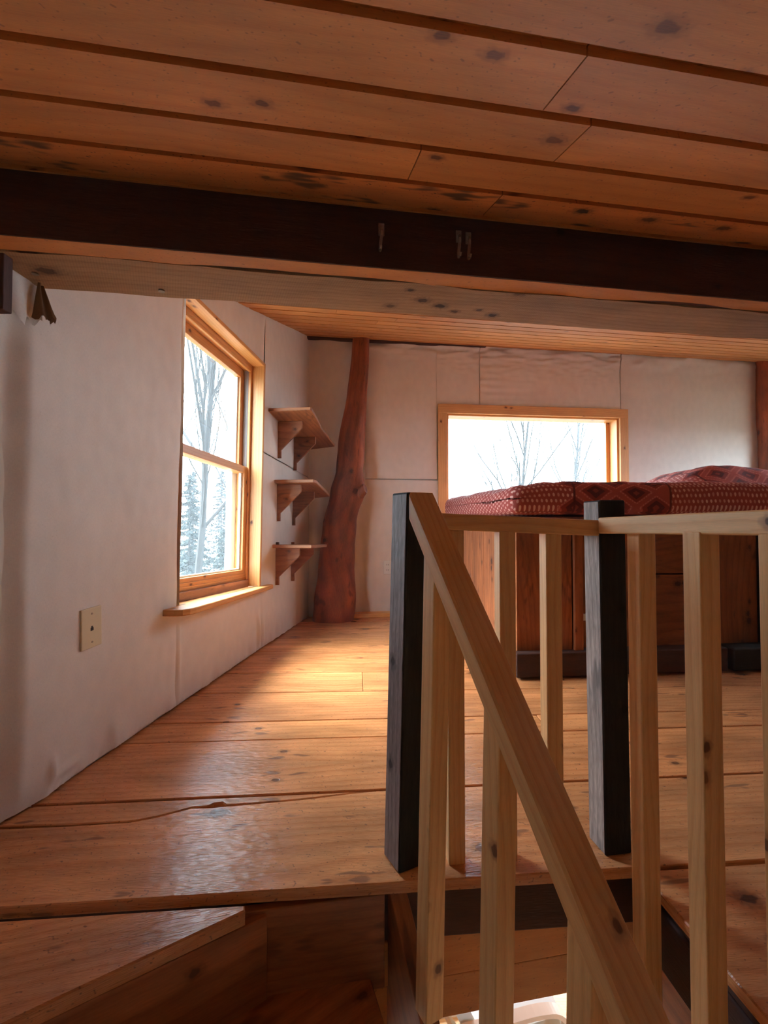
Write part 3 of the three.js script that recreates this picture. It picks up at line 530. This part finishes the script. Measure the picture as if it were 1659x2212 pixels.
// ---------------------------------------------------------------- wall plates
function wallPlate(name, label, at, s, y, w, h, m, draw, turn = 0) {
  const g = thing(name, label, 'wall plate'), o = at(s, y, 0.012), ux = at(1, 0, 0).sub(at(0, 0, 0)).normalize(), un = at(0, 0, 1).sub(at(0, 0, 0)).normalize(), uy = new THREE.Vector3(0, 1, 0);
  const X = ux.clone().applyAxisAngle(un, turn), Y = uy.clone().applyAxisAngle(un, turn);
  const put = (geo, x, yy, d) => geo.applyMatrix4(new THREE.Matrix4().makeBasis(X, Y, un).setPosition(o.clone().addScaledVector(X, x).addScaledVector(Y, yy).addScaledVector(un, d)));
  mesh('cover', put(new RoundedBoxGeometry(w, h, 0.008, 3, 0.003), 0, 0, 0), m, g);
  draw((n, geo, mat, x, yy, d) => mesh(n, put(geo, x, yy, d), mat, g));
  return g;
}
wallPlate('phone_jack_plate', 'cream telephone jack plate on the canvas wall near the floor', LW, 0.307, 0.447, 0.086, 0.128, M.cream, (add) => {
  for (const y of [0.045, -0.045]) add('screw', new THREE.CylinderGeometry(0.0032, 0.0032, 0.002, 12).rotateX(Math.PI / 2), M.metal, 0, y, 0.0045);
  add('jack', new THREE.BoxGeometry(0.012, 0.01, 0.001), M.hole, 0, -0.004, 0.0042); add('jack', new THREE.BoxGeometry(0.006, 0.005, 0.001), M.hole, 0, 0.0032, 0.0042);
}, 0.03);
wallPlate('outlet_plate', 'white duplex power outlet low on the end wall', BW, 0.029, 0.405, 0.072, 0.116, M.white, (add) => {
  for (const y of [0.022, -0.022]) for (const x of [-0.007, 0.007]) add('slot', new THREE.BoxGeometry(0.003, 0.011, 0.001), M.hole, x, y, 0.0042);
});

// ---------------------------------------------------------------- bed
const bedX = new THREE.Vector3(0.995, 0, -0.1), bedZ = new THREE.Vector3(-0.1, 0, -0.995), bedO = P(0.672, 0, 2.352);
const BD = (x, y, z) => bedO.clone().addScaledVector(bedX, x).addScaledVector(bedZ, z).setY(y);
{
  const g = thing('platform_bed', 'boarded platform bed base with panels toned darker for shade on black skids', 'bed'), uy = new THREE.Vector3(0, 1, 0);
  // front boards: width, tone (darker ones carry painted shade), set back
  let x = 0.0;
  const fronts = [[0.3, 0, 0.02], [0.05, 0, 0.0], [0.3, 1, 0.05], [0.05, 1, 0.03], [0.38, 1, 0.05], [0.3, 2, 0.06], [0.06, 1, 0.03], [0.4, 1, 0.05], [0.3, 2, 0.05]];
  for (const [w, t, back] of fronts) {
    if (w > 0.35) { for (const [a, b] of [[0.13, 0.505], [0.512, 0.79]]) mesh('front_board', bar(BD(x + 0.002, (a + b) / 2, back), BD(x + w - 0.002, (a + b) / 2, back), b - a, 0.022, uy), M.bed[t], g); }
    else mesh('front_board', bar(BD(x + w / 2, 0.13, back), BD(x + w / 2, 0.79, back), w - 0.004, 0.022, bedX), M.bed[t], g);
    x += w;
  }
  for (let k = 0; k < 6; k++) mesh('side_board', bar(BD(0.005, 0.03, 0.16 + k * 0.235), BD(0.005, 0.79, 0.16 + k * 0.235), 0.231, 0.022, bedZ), M.bed[0], g);
  mesh('added_core', bar(BD(0.02, 0.4, 0.75), BD(2.14, 0.4, 0.75), 0.74, 1.3, uy), M.dark, g);  // added dark filler, keeps light from showing through the board gaps
  mesh('skid', bar(BD(-0.02, 0.072, 0.03), BD(1.12, 0.072, 0.03), 0.12, 0.14, uy, 0.008), M.dark, g);
  mesh('skid', bar(BD(1.145, 0.07, 0.02), BD(2.2, 0.07, 0.02), 0.12, 0.13, uy, 0.012), M.black, g);
  mesh('bed_top', bar(BD(-0.02, 0.80, 0.74), BD(2.15, 0.80, 0.74), 1.44, 0.025, bedZ), M.bed[1], g);
  const t = new RoundedBoxGeometry(0.05, 0.036, 0.006, 2, 0.002); t.applyMatrix4(new THREE.Matrix4().makeBasis(bedX, uy, bedZ.clone().negate()).setPosition(BD(0.375, 0.29, 0.036)));
  mesh('socket', t, M.white, g);
  rebase(g, BD(1, 0, 0.7));
}
// printed bedspread
const spread = document.createElement('canvas'); spread.width = 2048; spread.height = 2048;
{
  const c = spread.getContext('2d'), S = 2048 / 2.4, r = rng(9);
  c.fillStyle = '#a04a42'; c.fillRect(0, 0, 2048, 2048);
  const dots = (x0, x1, y0, y1) => { for (let y = y0, j = 0; y < y1; y += 0.03, j++) for (let x = x0 + (j % 2) * 0.0125; x < x1; x += 0.025) { c.fillStyle = `rgba(240,205,190,${0.5 + 0.4 * r()})`; c.beginPath(); c.ellipse(x * S, y * S, 0.0062 * S, 0.0095 * S, 0.25, 0, 7); c.fill(); } };
  const diamonds = (x0, x1, y0, y1) => {
    c.fillStyle = '#a84e42'; c.fillRect(x0 * S, y0 * S, (x1 - x0) * S, (y1 - y0) * S);
    for (let y = y0, j = 0; y < y1 + 0.1; y += 0.075, j++) for (let x = x0 + (j % 2) * 0.11; x < x1; x += 0.22) {
      const d = (w, h, f) => { c.fillStyle = f; c.beginPath(); c.moveTo((x - w) * S, y * S); c.lineTo(x * S, (y - h) * S); c.lineTo((x + w) * S, y * S); c.lineTo(x * S, (y + h) * S); c.fill(); };
      d(0.095, 0.062, '#b3564a'); d(0.078, 0.051, '#8a352f'); d(0.05, 0.034, '#5c2426'); d(0.02, 0.013, '#8a3a34');
      c.strokeStyle = 'rgba(225,170,150,0.5)'; c.setLineDash([6, 7]); c.lineWidth = 4; c.beginPath(); c.moveTo((x - 0.088) * S, y * S); c.lineTo(x * S, (y - 0.057) * S); c.lineTo((x + 0.088) * S, y * S); c.lineTo(x * S, (y + 0.057) * S); c.closePath(); c.stroke(); c.setLineDash([]);
    }
  };
  dots(0, 2.4, 0, 2.4);
  for (const [a, b] of [[0.34, 0.86], [1.5, 2.1]]) diamonds(a, b, 0, 2.4);
  c.fillStyle = 'rgba(90,32,32,0.85)'; for (const x of [0.335, 0.86, 1.495, 2.1]) c.fillRect((x - 0.006) * S, 0, 0.012 * S, 2048);
  c.fillStyle = 'rgba(120,50,44,0.7)'; for (let y = 0.1; y < 2.4; y += 0.32) c.fillRect(0, y * S, 0.33 * S, 0.012 * S);
}
const spreadMap = new THREE.CanvasTexture(spread); spreadMap.colorSpace = THREE.SRGBColorSpace; spreadMap.wrapS = spreadMap.wrapT = THREE.RepeatWrapping;
M.spread = new THREE.MeshStandardMaterial({ name: 'printed_cotton', map: spreadMap, roughness: 0.95 });
{
  const L = 2.2, D = 1.47, H = 0.17, g0 = new RoundedBoxGeometry(L, H, D, 10, 0.05);
  // a finer surface: subdivide by hand on the six sides of a box, then round it
  const geo = new THREE.BoxGeometry(L, H, D, 110, 12, 74), p = geo.attributes.position, uv = geo.attributes.uv, r = 0.055; g0.dispose();
  const nx = 13 * 75, ny = 111 * 75, nz = 111 * 13, starts = [nx, 2 * nx, 2 * nx + ny, 2 * nx + 2 * ny, 2 * nx + 2 * ny + nz], side = (i) => { let f = 0; while (f < 5 && i >= starts[f]) f++; return f; };
  for (let i = 0; i < p.count; i++) {
    let x = p.getX(i), y = p.getY(i), z = p.getZ(i);
    const ix = Math.max(-L / 2 + r, Math.min(L / 2 - r, x)), iy = Math.max(-H / 2 + r, Math.min(H / 2 - r, y)), iz = Math.max(-D / 2 + r, Math.min(D / 2 - r, z));
    const dx = x - ix, dy = y - iy, dz = z - iz, l = Math.hypot(dx, dy, dz) || 1;
    const X = ix + dx / l * (l ? r : 0) * (dx || dy || dz ? 1 : 0), Y = iy + dy / l * r * (dy ? 1 : 0), Z = iz + dz / l * r * (dz ? 1 : 0);
    const u = X + L / 2;
    const f = side(i);   // the print runs over the edges
    uv.setXY(i, (f === 1 ? -(H / 2 - Y) + 0.02 : u) / 2.4, (D / 2 + Z + 0.2 + (f === 4 ? H / 2 - Y : 0)) / 2.4);
    const sag = Y > 0 ? 1 : 0.3;
    const pillow = Y > 0 ? 0.17 * Math.exp(-(((X - 0.72) / 0.42) ** 4) - ((Z + 0.22 - 0.1) / 0.36) ** 4) + 0.03 * Math.exp(-(((X - 0.62) / 0.2) ** 2) - ((Z - 0.1) / 0.12) ** 2) : 0;
    const wr = sag * (0.012 * noise(X * 1.6, Z * 1.6) + 0.005 * noise(X * 5, Z * 5 + 9) + 0.0025 * noise(X * 14, Z * 14)) - (Y > 0 ? 0.02 * smooth(-0.85, -1.1, X) : 0);
    const q = BD(L / 2 - 0.04 + X, 0.908 + Y + pillow + wr, D / 2 - 0.03 - Z * -1 * -1);
    p.setXYZ(i, q.x, q.y, q.z);
  }
  // the box's depth axis runs against the bed's, so faces are turned over
  const ix = geo.index.array; for (let i = 0; i < ix.length; i += 3) { const t = ix[i + 1]; ix[i + 1] = ix[i + 2]; ix[i + 2] = t; }
  geo.computeVertexNormals();
  tag(mesh('mattress', geo, M.spread), 'mattress and pillow under a red block printed bedspread with diamonds', 'mattress');
}

// ---------------------------------------------------------------- stair railing
const stairDir = [0.468, -0.883], stairAcross = [0.883, 0.468];
{
  const g = thing('stair_railing', 'pine stair railing with black posts, square balusters and sloping handrail', 'railing'), uy = new THREE.Vector3(0, 1, 0);
  // a square post: front corner, its two side directions, lean over its height
  const post = (cx, cz, e1, e2, a, h, lean, facing) => {
    const ring = (y, k) => [[0, 0], [1, 0], [1, 1], [0, 1]].map(([i, j]) => P(cx + e1[0] * a * i + e2[0] * a * j + lean * k, y, cz + e1[1] * a * i + e2[1] * a * j));
    const base = ring(0, 0), top = ring(h, 1), c = base.reduce((s, v) => s.add(v), new THREE.Vector3()).multiplyScalar(0.25), ct = top.reduce((s, v) => s.add(v), new THREE.Vector3()).multiplyScalar(0.25);
    mesh('newel_post', bar(c, ct, a, a, P(e1[0], 0, e1[1]), 0.004), M.black, g);
    // thin worn grey face, lighter than the post, on the side towards the window
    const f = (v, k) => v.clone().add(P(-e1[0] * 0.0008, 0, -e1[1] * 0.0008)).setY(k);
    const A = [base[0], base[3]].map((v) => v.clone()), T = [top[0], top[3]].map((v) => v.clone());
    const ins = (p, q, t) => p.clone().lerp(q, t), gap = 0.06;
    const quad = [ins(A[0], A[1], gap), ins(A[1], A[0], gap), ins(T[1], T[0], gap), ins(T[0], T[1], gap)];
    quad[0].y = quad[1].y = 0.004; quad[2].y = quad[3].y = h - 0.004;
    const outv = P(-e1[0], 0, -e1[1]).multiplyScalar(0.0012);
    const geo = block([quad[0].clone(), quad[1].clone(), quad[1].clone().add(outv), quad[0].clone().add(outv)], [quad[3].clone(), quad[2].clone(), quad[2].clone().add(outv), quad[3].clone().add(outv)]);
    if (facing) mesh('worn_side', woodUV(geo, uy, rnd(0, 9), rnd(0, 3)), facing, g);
  };
  // left post turned with the stair, right post with the landing
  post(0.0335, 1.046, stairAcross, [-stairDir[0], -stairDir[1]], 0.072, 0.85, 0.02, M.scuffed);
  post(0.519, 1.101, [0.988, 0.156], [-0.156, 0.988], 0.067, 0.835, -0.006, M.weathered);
  // landing rail
  mesh('top_rail', bar(P(0.075, 0.786, 1.09), P(0.515, 0.768, 1.137), 0.064, 0.038, P(-0.1, 0, 1), 0.004), M.pine[1], g);
  // rail beside the opening
  mesh('top_rail', bar(P(0.538, 0.774, 1.1), P(0.632, 0.787, 0.3), 0.064, 0.038, P(1, 0, 0.15), 0.004), M.pine[0], g);
  // sloping handrail: from its upper left front edge
  const h0 = P(0.0535, 0.846, 0.985), hd = new THREE.Vector3(0.22, -0.62, 0.415).normalize(), ha = P(stairAcross[0], 0, stairAcross[1]), hn = new THREE.Vector3().crossVectors(ha, hd).normalize();
  if (hn.y < 0) hn.negate();
  const hc = (k) => h0.clone().addScaledVector(hd, k).addScaledVector(ha, 0.032).addScaledVector(hn, -0.019);
  { // plumb cut against the post
    const c0 = h0.clone(), L = 1.5, low = c0.clone().addScaledVector(hd, L), drop = 0.038 / Math.hypot(hd.x, hd.z);
    const e = 0.004, ring = (o, v) => [o.clone(), o.clone().addScaledVector(ha, 0.064), o.clone().addScaledVector(ha, 0.064).setY(o.y - drop), o.clone().setY(o.y - drop)];
    const sh = new THREE.Shape([[e, 0], [0.064 - e, 0], [0.064, -e], [0.064, -0.038 + e], [0.064 - e, -0.038], [e, -0.038], [0, -0.038 + e], [0, -e]].map(([x, y]) => new THREE.Vector2(x, y)));
    const geo = new THREE.ExtrudeGeometry(sh, { depth: L, bevelEnabled: false }), m = new THREE.Matrix4().makeBasis(ha, hn, hd).setPosition(c0), pp = geo.attributes.position;
    // shear the upper end so that it is plumb
    const hr = Math.hypot(hd.x, hd.z), k = (-hd.y) / hr;
    for (let i = 0; i < pp.count; i++) if (pp.getZ(i) < 0.001) pp.setZ(i, -pp.getY(i) * k);
    geo.applyMatrix4(m); if (m.determinant() < 0) { const a = geo.attributes.position.array; for (let i = 0; i < a.length; i += 9) for (let q = 0; q < 3; q++) { const x = a[i + 3 + q]; a[i + 3 + q] = a[i + 6 + q]; a[i + 6 + q] = x; } }
    geo.computeVertexNormals();
    mesh('handrail', woodUV(geo, hd, 5.2, 1.72), M.pine[1], g);
    const foot = low.clone().addScaledVector(ha, 0.032).addScaledVector(hd, -0.03);
    mesh('newel_post', bar(foot.clone().setY(foot.y - 1.2), foot.clone().setY(foot.y - 0.02), 0.072, 0.072, ha, 0.004), M.black, g);
  }
  const bal = (x, z, y0, y1, e, m, w = 0.039, lean = 0) => mesh('baluster', bar(P(x - lean, y0, z), P(x, y1, z), w, w, P(e[0], 0, e[1]), 0.003), m, g);
  // below the landing rail
  for (const [px, z] of [[0.165, 1.094], [0.287, 1.103], [0.4, 1.116]]) bal(px, z, 0.0, 0.77 - 0.02 * px, [0.995, 0.1], M.pine[1]);
  // below the side rail, fixed to the rim below floor level
  for (const [x, z] of [[0.55, 0.992], [0.556, 0.814], [0.562, 0.654]]) bal(x, z, -0.34, 0.765, [0.988, 0.156], pick([M.pine[0], M.pine[2]]), 0.039, -0.002);
  // below the handrail, their feet fixed to the outside of the stringer
  for (const [k, y0] of [[0.0555, -0.2], [0.241, -0.42], [0.412, -0.62], [0.59, -0.85]]) {
    const x = 0.084 + stairDir[0] * k, z = 0.998 + stairDir[1] * k, top = 0.846 - 0.62 / 0.47 * (k - 0.02) - 0.055;
    bal(x, z, y0, top, stairAcross, M.pine[1], 0.041, 0.02);
  }
  rebase(g, P(0.3, 0, 1.05));
}

// ---------------------------------------------------------------- stairs
{
  const g = thing('staircase', 'steep wooden winder stairs with a dark stringer below the landing', 'stairs'), uy = new THREE.Vector3(0, 1, 0);
  // winder tread level with the landing
  mesh('tread', slab([[-0.985, 0.924], [-0.289, 0.98], [-0.284, 0.966], [-0.543, 0.793], [-0.98, 0.49], [-1.04, 0.45]], -0.044, -0.012, new THREE.Vector3(1, 0, -0.3), 0.003), M.floor[1], g);
  const riser = (a, b, y0, y1, m) => mesh('riser', bar(P(a[0], (y0 + y1) / 2, a[1]), P(b[0], (y0 + y1) / 2, b[1]), y1 - y0, 0.02, uy), m, g);
  riser([-1.03, 0.49], [-0.25, 1.0], -0.22, -0.044, M.stair[1]);
  riser([-0.3, 1.0], [0.0, 1.05], -0.24, -0.037, M.stair[1]);
  mesh('tread', slab([[-0.05, 1.1], [-0.3, 0.97], [-1.03, 0.47], [-1.1, -0.1], [-0.5, 0.25], [0.03, 0.86]], -0.245, -0.215, new THREE.Vector3(0.8, 0, -0.6), 0.003), M.stair[0], g);
  for (let k = 1; k < 9; k++) {
    const o = [stairDir[0] * 0.16 * k, stairDir[1] * 0.16 * k], y = -0.215 - 0.2 * k, L = 0.95, nx = -stairAcross[0] * L, nz = -stairAcross[1] * L, c = [0.03 + o[0], 1.02 + o[1]];
    mesh('tread', slab([[c[0], c[1]], [c[0] + nx, c[1] + nz], [c[0] + nx + stairDir[0] * 0.22, c[1] + nz + stairDir[1] * 0.22], [c[0] + stairDir[0] * 0.22, c[1] + stairDir[1] * 0.22]], y - 0.03, y, P(stairAcross[0], 0, stairAcross[1]), 0.003), M.stair[0], g);
  }
  // stringers parallel to the handrail
  const d = new THREE.Vector3(0.22, -0.62, 0.415).normalize(), ac = P(stairAcross[0], 0, stairAcross[1]);
  const s0 = P(0.03, -0.05, 1.08), pl = (o, m) => mesh('stringer', woodUV(new RoundedBoxGeometry(0.042, 0.24, 2.8, 2, 0.004).applyMatrix4(new THREE.Matrix4().makeBasis(ac, new THREE.Vector3().crossVectors(d, ac), d).setPosition(o.clone().addScaledVector(d, 1.36).addScaledVector(new THREE.Vector3().crossVectors(d, ac), (new THREE.Vector3().crossVectors(d, ac).y > 0 ? -1 : 1) * 0.12))), d, 0.2, 0.1), m, g);
  pl(s0, M.stair[1]); pl(s0.clone().addScaledVector(ac, -1.0), M.stair[1]);
  rebase(g, P(-0.3, 0, 0.8));
}

// ---------------------------------------------------------------- armchair on the floor below
{
  const g = thing('armchair', 'bentwood lounge armchair with white cushion on the floor below', 'armchair'), uy = new THREE.Vector3(0, 1, 0);
  const birch = new THREE.MeshStandardMaterial({ name: 'pale_birch', color: 0xe9cdb4, roughness: 0.4 }), cloth = new THREE.MeshStandardMaterial({ name: 'white_cotton', color: 0xe8e6e0, roughness: 0.95 });
  const band = (pts, wd, th, z) => {
    const c = new THREE.CatmullRomCurve3(pts.map(([x, y]) => new THREE.Vector3(x, y, 0))), n = 60, a = [], b = [];
    for (let i = 0; i <= n; i++) { const p = c.getPoint(i / n), t = c.getTangent(i / n); a.push(new THREE.Vector2(p.x - t.y * th / 2, p.y + t.x * th / 2)); b.push(new THREE.Vector2(p.x + t.y * th / 2, p.y - t.x * th / 2)); }
    return new THREE.ExtrudeGeometry(new THREE.Shape([...a, ...b.reverse()]), { depth: wd, bevelEnabled: false }).translate(0, 0, z - wd / 2);
  };
  for (const z of [-0.29, 0.29]) mesh('arm_frame', band([[-0.3, 0.5], [-0.05, 0.53], [0.18, 0.56], [0.27, 0.55], [0.315, 0.5], [0.31, 0.42], [0.27, 0.2], [0.25, 0.05], [0.2, 0.012], [0.0, 0.012], [-0.3, 0.012], [-0.38, 0.012]], 0.06, 0.022, z), birch, g);
  for (const z of [-0.2, 0.2]) mesh('seat_frame', band([[0.3, 0.4], [0.1, 0.36], [-0.12, 0.33], [-0.24, 0.45], [-0.34, 0.7], [-0.42, 0.98]], 0.05, 0.02, z), birch, g);
  for (const [x, y] of [[0.24, 0.37], [-0.1, 0.3], [-0.3, 0.62], [-0.4, 0.9]]) mesh('cross_bar', box(0.03, 0.03, 0.58, x, y, 0), birch, g);
  mesh('cushion', band([[0.32, 0.45], [0.1, 0.42], [-0.1, 0.4], [-0.17, 0.5], [-0.28, 0.75], [-0.36, 1.02]], 0.5, 0.07, 0), cloth, g);
  g.position.copy(P(0.56, LOW, 2.62)); g.rotation.y = 0.12;
}

// ---------------------------------------------------------------- outdoors
{
  const ground = new THREE.CircleGeometry(70, 48).rotateX(-Math.PI / 2).translate(0, LOW - 0.6, 0);
  const m = mesh('ground', ground, new THREE.MeshStandardMaterial({ name: 'winter_grass', color: 0x46473f, roughness: 1 })); m.userData = { kind: 'structure', label: 'pale winter ground outside the windows', category: 'ground' };
}
M.bark = new THREE.MeshStandardMaterial({ name: 'grey_bark', color: 0x2e2c2a, roughness: 1 });
M.needle = new THREE.MeshStandardMaterial({ name: 'grey_green_needles', color: 0x222a26, roughness: 1 });
function limb(T, a, b, r0, r1, n = 5) {
  const d = b.clone().sub(a).normalize(), u = new THREE.Vector3(0.3, 0.1, 0.95).cross(d).normalize(), v = new THREE.Vector3().crossVectors(d, u);
  const pt = (o, r, i) => o.clone().addScaledVector(u, r * Math.cos(i / n * 6.2832)).addScaledVector(v, r * Math.sin(i / n * 6.2832));
  for (let i = 0; i < n; i++) T.push(pt(a, r0, i), pt(a, r0, i + 1), pt(b, r1, i + 1), pt(a, r0, i), pt(b, r1, i + 1), pt(b, r1, i));
}
function bareTree(x, z, h, seed, label) {
  const r = rng(seed), g = thing('bare_tree', label, 'tree', 'bare trees outside'), trunk = [], twigs = [];
  const grow = (p, d, len, rad, depth) => {
    let a = p.clone(), dir = d.clone(); const n = depth === 0 ? 7 : 4;
    for (let i = 0; i < n; i++) {
      dir.add(new THREE.Vector3(r() - 0.5, (r() - 0.35) * (depth ? 0.7 : 0.3), r() - 0.5).multiplyScalar(depth === 0 ? 0.12 : 0.4)).normalize();
      const b = a.clone().addScaledVector(dir, len / n), q0 = rad * (1 - i / n * 0.6), q1 = rad * (1 - (i + 1) / n * 0.6);
      limb(depth ? twigs : trunk, a, b, q0, q1, depth > 1 ? 3 : 6);
      if (depth < 4 && (depth > 0 || i > 0)) for (let k = 0; k < (depth === 0 ? 3 : depth === 1 ? 2 : 1 + (r() > 0.45 ? 1 : 0)); k++) {
        const s = new THREE.Vector3(r() - 0.5, 0.25 + r() * 0.6, r() - 0.5).normalize().lerp(dir, 0.35).normalize();
        grow(b, s, len * (depth === 0 ? 0.42 : 0.55) * (0.7 + 0.5 * r()), q1 * 0.55, depth + 1);
      }
      a = b;
    }
  };
  grow(P(x, LOW - 0.6, z), new THREE.Vector3(0.05, 1, 0), h, h * 0.009, 0);
  mesh('trunk', geoFrom(trunk), M.bark, g); const t = mesh('branches', geoFrom(twigs), M.bark, g); t.userData.kind = 'stuff';
  rebase(g, P(x, LOW - 0.6, z));
}
function evergreen(x, z, h, seed, label) {
  const r = rng(seed), g = thing('evergreen_tree', label, 'tree', 'evergreens in the fog'), trunk = [], leaf = [], o = P(x, LOW - 0.6, z);
  limb(trunk, o, o.clone().setY(o.y + h), h * 0.012, 0.01, 6);
  for (let k = 0; k < 160; k++) {
    const v = 0.12 + 0.86 * k / 160, y = o.y + h * v, L = h * 0.2 * (1 - v) * (0.7 + 0.6 * r()) + 0.1, a = r() * 6.283, dir = new THREE.Vector3(Math.cos(a), -0.25 + 0.2 * r(), Math.sin(a)), base = o.clone().setY(y);
    for (let i = 1; i <= 7; i++) for (let q = 0; q < 3; q++) {
      const p = base.clone().addScaledVector(dir, L * i / 7), s = new THREE.Vector3(r() - 0.5, -0.15 + (r() - 0.5) * 0.5, r() - 0.5).multiplyScalar(0.5 * L * 0.5 + 0.12), w = new THREE.Vector3(r() - 0.5, r() - 0.5, r() - 0.5).multiplyScalar(0.15);
      leaf.push(p.clone().sub(w), p.clone().add(w), p.clone().add(s));
    }
    limb(leaf, base, base.clone().addScaledVector(dir, L), 0.02, 0.005, 3);
  }
  mesh('trunk', geoFrom(trunk), M.bark, g); const t = mesh('needles', geoFrom(leaf), M.needle, g); t.userData.kind = 'stuff';
  rebase(g, o);
}
bareTree(-5.2, 12.5, 12, 41, 'tall bare tree close outside the sash window');
bareTree(-8.0, 25, 13, 42, 'bare tree standing farther off beyond the sash window');
evergreen(-6.3, 19.5, 5.4, 51, 'hazy evergreen behind the bare tree outside the sash window');
evergreen(-8.4, 20, 5.8, 52, 'hazy evergreen farther to the side outside the sash window');
evergreen(-7.4, 22.5, 5.6, 53, 'low hazy evergreen between two others outside the sash window');
evergreen(-9.9, 24, 6.4, 54, 'tallest hazy evergreen at the back outside the sash window');
evergreen(-7.9, 26, 6.0, 55, 'slim hazy evergreen at the back outside the sash window');
evergreen(-10.2, 29, 7.0, 56, 'farthest hazy evergreen outside the sash window');
bareTree(4.0, 15, 8, 43, 'faint bare tree in the middle of the picture window');
bareTree(9.0, 23, 10, 44, 'faint bare tree toward the far side of the picture window');

// thin fog
scene.fog = new THREE.FogExp2(0xeef4f8, 0.0028);

renderer.render(scene, camera);
